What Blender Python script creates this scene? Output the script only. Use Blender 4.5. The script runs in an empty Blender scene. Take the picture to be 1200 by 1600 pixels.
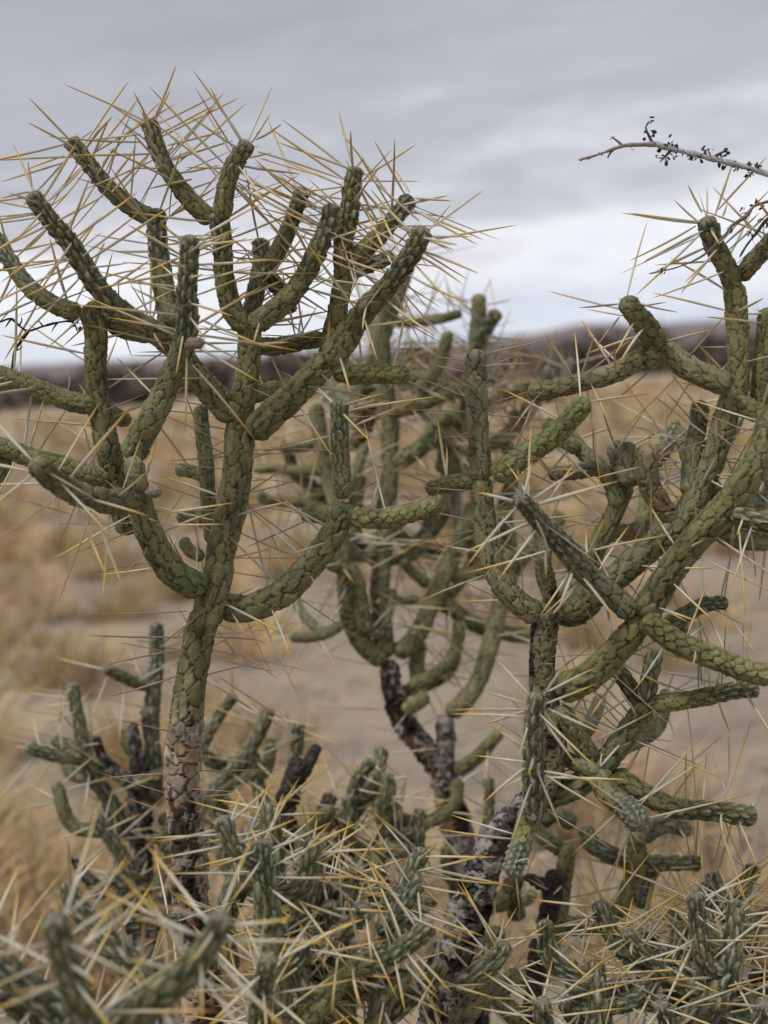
import bpy, math, random
import numpy as np
from mathutils import Vector, Matrix, Quaternion
rnd = random.Random(7); rng = np.random.default_rng(7)
R = math.radians
sc = bpy.context.scene
C = sc.collection

# ------------------------------------------------------------------ camera
CAM_H, FPX = 0.80, 2084.0
PITCH, ROLL = R(6.1), R(3.2)
cam_d = bpy.data.cameras.new('camera'); cam = bpy.data.objects.new('camera', cam_d); C.objects.link(cam)
cam_d.sensor_fit = 'VERTICAL'; cam_d.sensor_height = 36.0; cam_d.sensor_width = 27.0
cam_d.lens = 36.0 * FPX / 1600
cam_d.clip_start = 0.05; cam_d.clip_end = 5000
cam_d.dof.use_dof = True; cam_d.dof.focus_distance = 0.79; cam_d.dof.aperture_fstop = 5.9
Mc = Matrix.Translation((0, 0, CAM_H)) @ Matrix.Rotation(R(90) - PITCH, 4, 'X') @ Matrix.Rotation(-ROLL, 4, 'Z')
cam.matrix_world = Mc
sc.camera = cam

# ------------------------------------------------------------------ world: overcast cloud over a Nishita sky
SUN_EL, SUN_AZ = R(58), R(-35)          # azimuth from +Y towards +X
w = bpy.data.worlds.new('World'); sc.world = w; w.use_nodes = True
nt = w.node_tree; nt.nodes.clear()
def nd(t, typ, **k):
    n = t.nodes.new(typ)
    for a, b in k.items():
        if isinstance(a, str) and hasattr(n, a): setattr(n, a, b)
    return n
def mth(t, op, a, b=None, c=None):
    n = t.nodes.new('ShaderNodeMath'); n.operation = op
    for i, v in enumerate((a, b, c)):
        if v is None: continue
        if isinstance(v, (int, float)): n.inputs[i].default_value = v
        else: t.links.new(v, n.inputs[i])
    return n.outputs[0]
def ramp(t, fac, stops, interp='LINEAR'):
    n = t.nodes.new('ShaderNodeValToRGB'); n.color_ramp.interpolation = interp
    e = n.color_ramp.elements
    while len(e) < len(stops): e.new(0.5)
    for i, (p, c) in enumerate(stops): e[i].position = p; e[i].color = (*c, 1)
    t.links.new(fac, n.inputs[0]); return n.outputs[0]
def noise(t, vec, scale, detail=4, rough=.55, dist=0):
    n = t.nodes.new('ShaderNodeTexNoise'); n.inputs['Scale'].default_value = scale
    n.inputs['Detail'].default_value = detail; n.inputs['Roughness'].default_value = rough
    n.inputs['Distortion'].default_value = dist
    if vec is not None: t.links.new(vec, n.inputs['Vector'])
    return n.outputs[0]
sky = nd(nt, 'ShaderNodeTexSky', sky_type='NISHITA', sun_disc=False, sun_elevation=SUN_EL, sun_rotation=SUN_AZ)
geo = nt.nodes.new('ShaderNodeTexCoord')
mp = nt.nodes.new('ShaderNodeMapping'); mp.inputs['Scale'].default_value = (1.0, 1.0, 4.5)
nt.links.new(geo.outputs['Generated'], mp.inputs['Vector'])
n1 = noise(nt, mp.outputs[0], 4.2, 5, .5, .3)
n2 = noise(nt, mp.outputs[0], 11.0, 5, .55, .4)
sx = nt.nodes.new('ShaderNodeSeparateXYZ'); nt.links.new(geo.outputs['Generated'], sx.inputs[0])
zz = sx.outputs[2]
wz = mth(nt, 'ADD', zz, mth(nt, 'MULTIPLY', mth(nt, 'SUBTRACT', n1, .5), .17))
wz = mth(nt, 'ADD', wz, mth(nt, 'MULTIPLY', mth(nt, 'SUBTRACT', n2, .5), .16))
# right-hand side (towards +X) holds the bright gap a little higher up
wz = mth(nt, 'SUBTRACT', wz, mth(nt, 'MULTIPLY', sx.outputs[0], .10))
wz = mth(nt, 'ADD', mth(nt, 'MULTIPLY', wz, .9), .05)     # ramp position
cl = ramp(nt, wz, [(0.0, (.55, .59, .68)), (.055, (.60, .64, .74)), (.085, (.70, .73, .80)), (.118, (.80, .81, .85)),
                   (.155, (.62, .62, .67)), (.20, (.46, .465, .515)), (.30, (.39, .39, .435)), (.50, (.46, .46, .495)),
                   (1.0, (.72, .71, .74))])
mix = nt.nodes.new('ShaderNodeMix'); mix.data_type = 'RGBA'; mix.inputs[0].default_value = .94
sk = nt.nodes.new('ShaderNodeVectorMath'); sk.operation = 'SCALE'; sk.inputs[3].default_value = .1 / .1
nt.links.new(sky.outputs[0], sk.inputs[0])
cs = nt.nodes.new('ShaderNodeVectorMath'); cs.operation = 'SCALE'; cs.inputs[3].default_value = 10.0
md = mth(nt, 'ADD', mth(nt, 'MULTIPLY', mth(nt, 'SUBTRACT', noise(nt, mp.outputs[0], 8.0, 6, .6, .5), .5), .36), 1.0)
nt.links.new(mth(nt, 'MULTIPLY', md, 9.1), cs.inputs[3])
nt.links.new(cl, cs.inputs[0])
nt.links.new(sk.outputs[0], mix.inputs[6]); nt.links.new(cs.outputs[0], mix.inputs[7])
bg = nt.nodes.new('ShaderNodeBackground'); bg.inputs[1].default_value = .1
nt.links.new(mix.outputs[2], bg.inputs[0])
wo = nt.nodes.new('ShaderNodeOutputWorld'); nt.links.new(bg.outputs[0], wo.inputs[0])

sd = bpy.data.lights.new('sun', 'SUN'); sd.energy = 1.5; sd.angle = R(11); sd.color = (1, .97, .92)
so = bpy.data.objects.new('sun', sd); C.objects.link(so)
sun_dir = Vector((math.sin(SUN_AZ) * math.cos(SUN_EL), math.cos(SUN_AZ) * math.cos(SUN_EL), math.sin(SUN_EL)))
SUN_FROM = Vector((-.42, -.30, .86)).normalized()
so.rotation_euler = SUN_FROM.to_track_quat('Z', 'Y').to_euler()
sky.sun_elevation = math.asin(SUN_FROM.z); sky.sun_rotation = math.atan2(SUN_FROM.x, SUN_FROM.y)
sc.view_settings.view_transform = 'Standard'; sc.view_settings.look = 'None'
sc.view_settings.exposure = 0.34; sc.view_settings.gamma = 1.0
sc.view_settings.use_curve_mapping = False
sc.render.engine = 'CYCLES'
try: sc.cycles.use_denoising = True
except Exception: pass

# ------------------------------------------------------------------ helpers
Rc = Mc.to_3x3()
def at(px, py, Z):                       # a pixel of the 1200x1600 photograph at distance Z along the view axis
    v = Vector(((px - 600) / FPX * Z, -(py - 800) / FPX * Z, -Z))
    return Rc @ v + Vector((0, 0, CAM_H))
def ground_y(px, Z, z=0.0):              # pixel row where that depth meets the ground
    a, b = 0.0, 20000.0
    for _ in range(50):
        m = (a + b) / 2
        if at(px, m, Z).z > z: a = m
        else: b = m
    return a
Minv = Mc.inverted()
def inframe(p, mgn=20):
    v = Minv @ p
    if v.z >= -.02: return False
    x = 600 + v.x / -v.z * FPX; y = 800 - v.y / -v.z * FPX
    return -mgn < x < 1200 + mgn and -mgn < y < 1600 + mgn
def hsh(*a):
    x = np.zeros_like(np.asarray(a[0], dtype=np.float64))
    for i, v in enumerate(a): x = x + np.asarray(v, dtype=np.float64) * (12.9898, 78.233, 37.719, 4.581)[i]
    x = np.sin(x) * 43758.5453
    return x - np.floor(x)
def sm(x): x = np.clip(x, 0, 1); return x * x * (3 - 2 * x)
def mesh_np(name, V, F, col=None, mat=None, smooth=True):
    """V (n,3); F (m,k) array, all faces k-sided"""
    me = bpy.data.meshes.new(name); V = np.asarray(V, dtype=np.float32); F = np.asarray(F, dtype=np.int32)
    me.vertices.add(len(V)); me.vertices.foreach_set('co', V.ravel())
    k = F.shape[1]; me.loops.add(F.size); me.loops.foreach_set('vertex_index', F.ravel())
    me.polygons.add(len(F)); me.polygons.foreach_set('loop_start', np.arange(0, F.size, k, dtype=np.int32))
    try: me.polygons.foreach_set('loop_total', np.full(len(F), k, dtype=np.int32))
    except Exception: pass
    me.polygons.foreach_set('use_smooth', np.full(len(F), smooth))
    if col is not None:
        at_ = me.attributes.new('col', 'FLOAT_COLOR', 'POINT')
        c4 = np.ones((len(V), 4), dtype=np.float32); c4[:, :3] = col
        at_.data.foreach_set('color', c4.ravel())
    me.update(calc_edges=True); me.validate()
    if mat: me.materials.append(mat)
    return me
def link(name, me, parent=None):
    o = bpy.data.objects.new(name, me); C.objects.link(o)
    if parent is not None: o.parent = parent
    return o

# ------------------------------------------------------------------ materials
def col_mat(name, rough=.75, nscale=900, namp=.35, bump=.25, bscale=1400, spec=.3, coarse=120, mottle=.25):
    m = bpy.data.materials.new(name); m.use_nodes = True; t = m.node_tree; b = t.nodes['Principled BSDF']
    a = t.nodes.new('ShaderNodeAttribute'); a.attribute_name = 'col'
    tc = t.nodes.new('ShaderNodeTexCoord')
    f = noise(t, tc.outputs['Object'], nscale, 4, .6)
    g = noise(t, tc.outputs['Object'], coarse, 3, .5)
    k = mth(t, 'ADD', mth(t, 'MULTIPLY', mth(t, 'SUBTRACT', f, .5), namp * 2), 1.0)
    k = mth(t, 'MULTIPLY', k, mth(t, 'ADD', mth(t, 'MULTIPLY', mth(t, 'SUBTRACT', g, .5), mottle * 2), 1.0))
    s = t.nodes.new('ShaderNodeVectorMath'); s.operation = 'SCALE'
    t.links.new(a.outputs['Color'], s.inputs[0]); t.links.new(k, s.inputs[3])
    t.links.new(s.outputs[0], b.inputs['Base Color'])
    b.inputs['Roughness'].default_value = rough; b.inputs['Specular IOR Level'].default_value = spec
    if bump:
        h = noise(t, tc.outputs['Object'], bscale, 5, .65)
        bp = t.nodes.new('ShaderNodeBump'); bp.inputs['Strength'].default_value = bump; bp.inputs['Distance'].default_value = .0006
        t.links.new(h, bp.inputs['Height']); t.links.new(bp.outputs[0], b.inputs['Normal'])
    return m
M_STEM = col_mat('cactus_skin', .66, 900, .34, .9, 900, .3, 90, .3)
M_BARK = col_mat('cactus_bark', .9, 700, .45, 1.0, 700, .15, 120, .5)
M_SPINE = col_mat('spine_sheath', .5, 500, .18, 0, 1, .3, 60, .25)
M_TWIG = col_mat('twig_bark', .85, 900, .35, .6, 900, .2, 150, .3)
M_GRASS = col_mat('dry_grass', .9, 30, .3, 0, 1, .1, 3, .3)
M_LEAF = col_mat('leaf', .7, 900, .3, .2, 900, .2, 150, .3)

# ------------------------------------------------------------------ stem styles
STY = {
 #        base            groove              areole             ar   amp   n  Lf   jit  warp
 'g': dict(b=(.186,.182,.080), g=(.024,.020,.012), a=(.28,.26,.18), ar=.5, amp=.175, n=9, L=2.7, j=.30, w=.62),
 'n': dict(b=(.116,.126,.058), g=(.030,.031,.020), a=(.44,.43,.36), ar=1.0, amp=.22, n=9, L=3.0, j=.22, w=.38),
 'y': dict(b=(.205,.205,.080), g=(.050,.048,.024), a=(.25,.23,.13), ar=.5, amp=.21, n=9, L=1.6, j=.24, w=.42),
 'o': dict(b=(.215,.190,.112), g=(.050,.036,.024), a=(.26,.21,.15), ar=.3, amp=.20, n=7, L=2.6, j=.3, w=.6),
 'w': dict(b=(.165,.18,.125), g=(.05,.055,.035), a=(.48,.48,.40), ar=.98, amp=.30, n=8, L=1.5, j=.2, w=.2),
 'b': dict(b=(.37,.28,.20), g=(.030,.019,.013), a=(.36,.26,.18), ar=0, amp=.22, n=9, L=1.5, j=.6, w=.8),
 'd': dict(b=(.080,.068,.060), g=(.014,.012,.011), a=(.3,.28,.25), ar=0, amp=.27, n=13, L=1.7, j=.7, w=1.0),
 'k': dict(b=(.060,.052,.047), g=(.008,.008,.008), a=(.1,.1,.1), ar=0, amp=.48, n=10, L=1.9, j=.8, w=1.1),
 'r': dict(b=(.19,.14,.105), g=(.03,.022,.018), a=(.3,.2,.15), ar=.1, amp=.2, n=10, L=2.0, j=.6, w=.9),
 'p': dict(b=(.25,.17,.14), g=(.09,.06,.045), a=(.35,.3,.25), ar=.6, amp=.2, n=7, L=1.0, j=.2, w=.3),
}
def vn3(x, y, z):
    xi, yi, zi = np.floor(x), np.floor(y), np.floor(z); fx, fy, fz = sm(x - xi), sm(y - yi), sm(z - zi)
    v = 0
    for i in (0, 1):
        for j in (0, 1):
            for k in (0, 1):
                v = v + (fx if i else 1 - fx) * (fy if j else 1 - fy) * (fz if k else 1 - fz) * hsh(xi + i, yi + j, zi + k)
    return v - .5
NUMK = ('ar', 'amp', 'L', 'j', 'w'); COLK = ('b', 'g', 'a')

TR = [.45, False]
def catmull(P, step):
    P = [np.array(p, dtype=float) for p in P]
    if len(P) == 2: P = [P[0], (P[0] * 2 + P[1]) / 3, (P[0] + 2 * P[1]) / 3, P[1]]
    Q = [2 * P[0] - P[1]] + P + [2 * P[-1] - P[-2]]
    out = []
    for i in range(1, len(Q) - 2):
        p0, p1, p2, p3 = Q[i - 1:i + 3]
        for t in np.linspace(0, 1, 16, endpoint=False):
            out.append(.5 * ((2 * p1) + (-p0 + p2) * t + (2 * p0 - 5 * p1 + 4 * p2 - p3) * t * t + (-p0 + 3 * p1 - 3 * p2 + p3) * t ** 3))
    out.append(P[-1]); out = np.array(out)
    d = np.r_[0, np.cumsum(np.linalg.norm(np.diff(out[:, :3], axis=0), axis=1))]
    n = max(6, int(d[-1] / step)); s = np.linspace(0, d[-1], n)
    return np.stack([np.interp(s, d, out[:, k]) for k in range(out.shape[1])], 1), s

def frames(P):
    T = np.gradient(P, axis=0); T /= np.linalg.norm(T, axis=1)[:, None] + 1e-12
    N = np.zeros_like(T); a = np.array([.3, -1, .2]); a = a - T[0] * a.dot(T[0]); N[0] = a / np.linalg.norm(a)
    for i in range(1, len(P)):
        v = N[i - 1] - T[i] * N[i - 1].dot(T[i]); N[i] = v / (np.linalg.norm(v) + 1e-12)
    return T, N, np.cross(T, N)

SEED = [0]
def stem_mesh(pts, sty, step, nth, base_round=True, tip='round', lump=.05):
    """pts: rows (x,y,z,r). returns verts, faces, colour and the list of areoles (pos, radial, tangent, age)"""
    SEED[0] += 1; seed = SEED[0] * 3.17
    Q, s = catmull(pts, step); P = Q[:, :3]; r = Q[:, 3].copy(); S = s[-1]
    # lumpy width along the length
    ph = rnd.random() * 10
    r *= 1 + lump * (np.sin(s / (r.mean() * 2.9) + ph) * .5 + np.sin(s / (r.mean() * 1.3) + ph * 2) * .3)
    # random small wander so nothing is a perfect arc
    T, N, B = frames(P)
    wob = r.mean() * .10
    P = P + N * (np.sin(s / (r.mean() * 4.1) + ph)[:, None] * wob) + B * (np.sin(s / (r.mean() * 3.3) + 2 * ph)[:, None] * wob)
    st0 = STY[sty[0]]; st1 = STY[sty[-1]]
    wt = sm((s / S - .42) / .3)[:, None] if len(sty) > 1 and sty[0] not in 'bdkr' else np.zeros((len(s), 1))
    f = {k: st0[k] * (1 - wt) + st1[k] * wt for k in NUMK}
    if sty[0] in 'bdkr' and sty[-1] == 'g':
        u = sm((s / S - TR[0] + .12) / .24)[:, None]; f['w'] = f['w'] * (1 - u) + .38 * u; f['L'] = f['L'] * (1 - u) + 2.5 * u; f['j'] = f['j'] * (1 - u) + .25 * u
    n = st0['n']
    if nth < 30 and n > 7: n = 7
    wd = 2 * np.pi * r[:, None] / n
    L = f['L'] * wd * (1 - .35 * wt)
    Brow = np.r_[0, np.cumsum(np.diff(s) / L[:-1, 0])][:, None]
    U = (np.arange(nth) / nth)[None, :]
    phi = (n // 2) / n
    th = 2 * np.pi * U; bark = sty[0] in 'bdkr'
    rm = r.mean(); cx = np.cos(th) + 0 * Brow; cy = np.sin(th) + 0 * Brow; cz = s[:, None] / rm + 0 * th
    q = 1.5 if (not bark or sty[-1] == 'g') else 2.6
    W1 = vn3(cx * q + seed, cy * q, cz * q * .7) + .5 * vn3(cx * q * 2.1, cy * q * 2.1 + seed, cz * q * 1.5)
    W2 = vn3(cx * q + 31, cy * q + seed, cz * q * .7) + .5 * vn3(cx * q * 2.1 + 9, cy * q * 2.1, cz * q * 1.5 + seed)
    FN = vn3(cx * 7, cy * 7, cz * 3 + seed) + .6 * vn3(cx * 14, cy * 14 + seed, cz * 6)
    LO = vn3(cx * .9 + seed, cy * .9, cz * .35) + .4 * vn3(cx * 2.2, cy * 2.2 + seed, cz * 1.1)
    un = U * n + W1 * f['w'] * 1.5; Bw = Brow + W2 * f['w'] * 1.1
    col = np.floor(un)
    F1 = np.full((len(s), nth), 9.0); F2 = F1.copy(); ID = np.zeros_like(F1); DX = np.zeros_like(F1); DY = np.zeros_like(F1)
    asp = 1.45
    for dc in (-1, 0, 1):
        k = col + dc; wrap = np.floor(k / n); kc = k - wrap * n
        row0 = np.floor(Bw - k * phi)
        for dr in (-1, 0, 1):
            row = row0 + dr; rid = row + wrap * (n // 2)
            h1 = hsh(kc, rid, seed); h2 = hsh(rid, kc, seed + 5)
            dx = un - (k + .5 + (h1 - .5) * f['j']); dy = Bw - (row + k * phi + .5 + (h2 - .5) * f['j'])
            d = np.sqrt(dx * dx + (asp * dy) ** 2)
            nearer = d < F1
            F2 = np.where(nearer, F1, np.minimum(F2, d)); ID = np.where(nearer, h1, ID)
            DX = np.where(nearer, dx, DX); DY = np.where(nearer, dy, DY); F1 = np.where(nearer, d, F1)
    e = F2 - F1
    Hg = sm(e / .24) * (.85 + .65 * DY) + .22 * np.exp(-((e - .28) / .12) ** 2) + .42 * FN + .45 * LO
    MG = sm(((s[:, None] / S - TR[0]) * 9 + LO * 2.4 + FN * .5) + .5) if (bark and sty[-1] == 'g') else None
    if bark:
        H = sm(e / .18) * (.35 + 1.1 * hsh(ID * 91, seed)) + .45 * FN + .9 * (DX * (hsh(ID * 37) - .5) + DY * (hsh(ID * 53) - .5)) + .5 * LO
    else:
        # a crease with raised lips, the upper end of each tubercle standing proud
        H = sm(e / .24) * (.85 + .65 * DY) + .22 * np.exp(-((e - .28) / .12) ** 2) + .42 * FN * (1 - .3 * wt) + .45 * LO
    if MG is not None: H = H * (1 - MG) + (Hg * .8) * MG
    ar = np.exp(-((DX / .13) ** 2 + ((DY - .18) / .28) ** 2)) * f['ar'] * (.5 + hsh(ID * 13))
    ar = np.clip(ar, 0, 1)
    if not bark: H = H + .55 * ar
    tipw = sm((s / S - .5) / .5)[:, None] * (sty[-1] in 'nw')
    rr = r[:, None] * (1 + f['amp'] * (1 + .25 * tipw) * (H - .75))
    # rounded ends
    et = np.ones(len(s))
    capl = r[-1] * (.75 if sty[-1] in 'nw' else 1.0)
    x = (s - (S - capl)) / capl
    et = np.where(x > 0, np.sqrt(np.clip(1 - x * x * .995, 0, 1)), 1.0)
    if base_round:
        xb = (r[0] * .9 - s) / (r[0] * .9); et = et * np.where(xb > 0, np.sqrt(np.clip(1 - xb * xb * .998, 0, 1)), 1.0)
    rr = rr * et[:, None]
    V = P[:, None, :] + rr[..., None] * (np.cos(th)[..., None] * N[:, None, :] + np.sin(th)[..., None] * B[:, None, :])
    # colour: groove tone is corky brown, deepened with painted crease shade
    tint = np.array([rnd.uniform(.91, 1.07), 1.0, rnd.uniform(.82, 1.08)]) * rnd.uniform(.80, 1.14)
    if bark: tint = np.ones(3) * rnd.uniform(.9, 1.1) * (np.array([2.3, 1.9, 1.5]) if TR[1] else 1)
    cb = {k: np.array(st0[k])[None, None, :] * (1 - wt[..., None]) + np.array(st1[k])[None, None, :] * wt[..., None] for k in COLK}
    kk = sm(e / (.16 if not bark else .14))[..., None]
    var = (.8 + .4 * ID)[..., None]
    base = cb['b'] * var * tint
    hue = (hsh(ID * 17, seed) - .5)[..., None]
    base = base * (1 + hue * np.array([.25, .0, -.25]))
    base = base * (1 + .9 * LO + .35 * FN)[..., None]
    if not bark:      # corky brown rubbing on the ridges, greener flanks
        rub = np.clip(LO * 2.2 + FN * .8, 0, .55)[..., None] * (1 - wt[..., None] * .7)
        base = base * (1 - rub) + np.array([.235, .215, .13]) * rub
    if sty[0] in 'bdr':
        pale = ((hsh(ID * 71, seed) + LO * .8 + FN * .3) > (.72 if sty[0] == 'b' else .66 if sty[0] == 'd' else .85))[..., None]
        pc = np.array({'b': (.38, .31, .25), 'd': (.30, .28, .26), 'r': (.22, .19, .15)}[sty[0]])
        base = np.where(pale, pc * (.75 + .5 * ID[..., None]), base)
        dk = ((hsh(ID * 29, seed + 1) * .5 - LO * 1.6 + FN * .3) > (.74 if sty[0] == 'b' else .5))[..., None]
        base = np.where(dk, base * .22, base)
        if sty[0] == 'r' and MG is None:
            gr = sm((LO + cx * .35 - .12) * 5)[..., None]; base = base * (1 - gr) + np.array([.17, .165, .09]) * (.8 + .4 * ID[..., None]) * gr
    if MG is not None:
        gcol = np.array((.180, .172, .086)) * (.75 + .5 * ID[..., None]) * (1 + .9 * LO + .35 * FN)[..., None]
        base = base * (1 - MG[..., None]) + gcol * MG[..., None]
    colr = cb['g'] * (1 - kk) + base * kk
    if sty[-1] in 'nw':      # dry brown growing point
        tb = sm((s - (S - r[-1] * .9)) / (r[-1] * .9))[:, None, None] * .75; colr = colr * (1 - tb) + np.array([.20, .165, .12]) * tb
    colr = colr * (1 - ar[..., None]) + cb['a'] * ar[..., None]
    colr = np.clip(colr, .004, .9)
    m = len(s)
    idx = np.arange(m * nth).reshape(m, nth); nx = np.roll(idx, -1, 1)
    F = np.stack([idx[:-1], nx[:-1], nx[1:], idx[1:]], -1).reshape(-1, 4)
    V = V.reshape(-1, 3); colr = colr.reshape(-1, 3)
    # close the two ends with a tiny quad fan (degenerate-free: centre vertices)
    # areoles
    A = []
    rows = int(Brow[-1, 0]) + 2
    for c in range(n):
        for rw in range(-1, rows):
            b = rw + c * phi + .5 + .2
            if b < .4 or b > Brow[-1, 0] - .15: continue
            ss = np.interp(b, Brow[:, 0], s); i = min(m - 1, int(ss / S * (m - 1)))
            t = 2 * np.pi * (c + .5) / n
            jt = rnd.uniform(-.15, .15); t += jt
            rad = np.cos(t) * N[i] + np.sin(t) * B[i]
            A.append((P[i] + rad * r[i] * et[i] * .98, rad, T[i], ss / S, r[i]))
    return V, F, colr, A, S

# ------------------------------------------------------------------ spines
SP_COL = {
 'y': [(0, (.50, .46, .36)), (.4, (.58, .53, .40)), (.58, (.60, .46, .20)), (.78, (.60, .39, .08)), (.92, (.44, .25, .06)), (1, (.16, .07, .03))],
 'w': [(0, (.52, .51, .43)), (.5, (.60, .57, .45)), (.68, (.60, .47, .19)), (.9, (.56, .35, .07)), (1, (.22, .11, .04))],
 'o': [(0, (.34, .27, .23)), (.5, (.36, .26, .20)), (.75, (.34, .20, .10)), (.95, (.20, .10, .04)), (1, (.10, .05, .03))],
 'h': [(0, (.36, .33, .30)), (.7, (.40, .36, .31)), (1, (.32, .25, .18))],
}
def spine_geo(kind, bend, ns=5, tint=1.0):
    tt = np.array([0, .12, .3, .55, .8, .93, 1.0]); rad = np.array([.55, .85, 1.0, .92, .62, .32, .03])
    cs = SP_COL[kind]; cp = [c[0] for c in cs]
    V = []; K = []
    for t, r_ in zip(tt, rad):
        off = bend * (t * t - t * .3) ; kx = bend * .5 * math.sin(t * 5)*.2
        for j in range(ns):
            a = 2 * math.pi * j / ns
            V.append((math.cos(a) * r_, math.sin(a) * r_, t, off, kx))
            K.append([np.interp(t, cp, [c[1][q] for c in cs]) * tint for q in range(3)])
    F = []
    for i in range(len(tt) - 1):
        for j in range(ns):
            j2 = (j + 1) % ns
            F.append((i * ns + j, i * ns + j2, (i + 1) * ns + j2, (i + 1) * ns + j))
    return np.array(V), np.array(F), np.array(K)
NOMR, NOML = .0008, .05
VAR = {}
for kd in SP_COL:
    for v in range(6):
        g = spine_geo(kd, (v - 2.5) * .022, tint=.85 + .3 * ((v * 37) % 6) / 5)
        V = g[0]; co = np.stack([V[:, 0] * NOMR + V[:, 3] * NOML, V[:, 1] * NOMR + V[:, 4] * NOML, V[:, 2] * NOML], 1)
        VAR[(kd, v)] = (co, g[1], g[2], mesh_np('spine_shape', co, g[1], g[2], M_SPINE))

class Plant:
    def __init__(self, name, label, cat, Z, root_px, group=None):
        self.Z = Z; self.dens = 1.0
        gy = ground_y(root_px, Z); p = at(root_px, gy, Z)
        o = bpy.data.objects.new(name, None); C.objects.link(o); o.location = (p.x, p.y, 0)
        o['label'] = label; o['category'] = cat
        if group: o['group'] = group
        self.o = o; self.base = np.array((p.x, p.y, 0.0)); self.sp = []; self.hair = []
    def local(self, p): return np.array(p) - self.base

def parse(pl, line):
    head, body = line.split('|'); h = head.split()
    sty, r0, r1, z0, z1, dens = h[0], float(h[1]), float(h[2]), float(h[3]), float(h[4]), float(h[5])
    opt = h[6:]
    raw = [q.split(',') for q in body.split()]
    if 't' in opt: raw = raw[::-1]
    n = len(raw)
    # arc fraction in px
    px = [float(a) for a, b in raw]
    py = []
    for i, (a, b) in enumerate(raw):
        Zb = pl.Z + z0 / 100
        py.append(ground_y(float(a), Zb, -.02) if b == 'G' else float(b))
    d = [0]
    for i in range(1, n): d.append(d[-1] + math.hypot(px[i] - px[i - 1], py[i] - py[i - 1]))
    P = []
    for i in range(n):
        t = d[i] / d[-1]; Z = pl.Z + (z0 + (z1 - z0) * t) / 100
        p = pl.local(at(px[i], py[i], Z)); P.append((*p, (r0 + (r1 - r0) * t) * RS * (.93 if len(sty) > 1 and sty[-1] == 'n' else 1) * Z / FPX))
    return sty, P, dens, opt, d[-1]

RS = .905
DENS = .85
def add_stem(pl, line, name='stem', detail=1.0, splen=.05, kinds='yyw', label=None):
    sty, P, dens, opt, Lpx = parse(pl, line)
    TR[0] = next((float(q[3:]) for q in opt if q.startswith('tr=')), .45); TR[1] = 'brown' in opt
    step = .00070 / detail; nth = int(56 * min(1, detail + .1)) if detail >= .9 else (32 if detail > .5 else 20)
    if 'trunk' in opt: name = 'trunk'
    if 'fruit' in opt: name = 'fruit'
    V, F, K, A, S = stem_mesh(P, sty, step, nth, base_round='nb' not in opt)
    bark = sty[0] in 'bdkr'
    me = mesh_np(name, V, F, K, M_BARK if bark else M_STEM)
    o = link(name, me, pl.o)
    if label: o['label'] = label
    # spines
    dens = min(dens, 11.5); kinds = next((q[2:] for q in opt if q.startswith('k=')), kinds)
    want = dens * DENS * pl.dens * Lpx / 100 * (S / (Lpx * pl.Z / FPX + 1e-9)) ** .5
    cnt = int(want + rnd.random())
    if A and cnt:
        wts = np.array([.6 + a[3] for a in A]); wts /= wts.sum()
        cnt = min(cnt, len(A))
        for i in rng.choice(len(A), cnt, replace=False, p=wts):
            pos, rad, T, age, r = A[i]
            up = rnd.uniform(-.12, .42) + (.5 * max(0, age - .9) * 8)
            d = np.array(rad) + T * up + rng.normal(0, .09, 3); d /= np.linalg.norm(d)
            kd = rnd.choice(kinds)
            if bark: kd = 'o'
            Ls = splen * rnd.uniform(.6, 1.2); rs = NOMR * rnd.uniform(.75, 1.15)
            if kd == 'o': rs *= .58; Ls *= .95
            pl.sp.append((pos, d, Ls, rs, kd, o))
            if rnd.random() < .06:      # a second, shorter spine from the same cushion
                d2 = d + rng.normal(0, .35, 3); d2 /= np.linalg.norm(d2)
                pl.sp.append((pos, d2, Ls * .6, rs * .75, kd, o))
    if detail >= .9 and not bark:       # fine bristles at the cushions
        for a in A:
            pos, rad, T, age, r = a
            for q in range((rnd.choice((1, 2, 3)) if age > .4 else rnd.choice((0, 0, 1))) + (5 if age > .93 else 0)):
                d = np.array(rad) * .7 + T * rnd.uniform(.1, 1.1) + rng.normal(0, .35, 3); d /= np.linalg.norm(d)
                pl.hair.append((pos, d, rnd.uniform(.0016, .0045) * (1.4 if age > .9 else 1)))
    return o

def quat_to(d, roll): return Vector(d).to_track_quat('Z', 'Y') @ Quaternion((0, 0, 1), roll)

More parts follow.
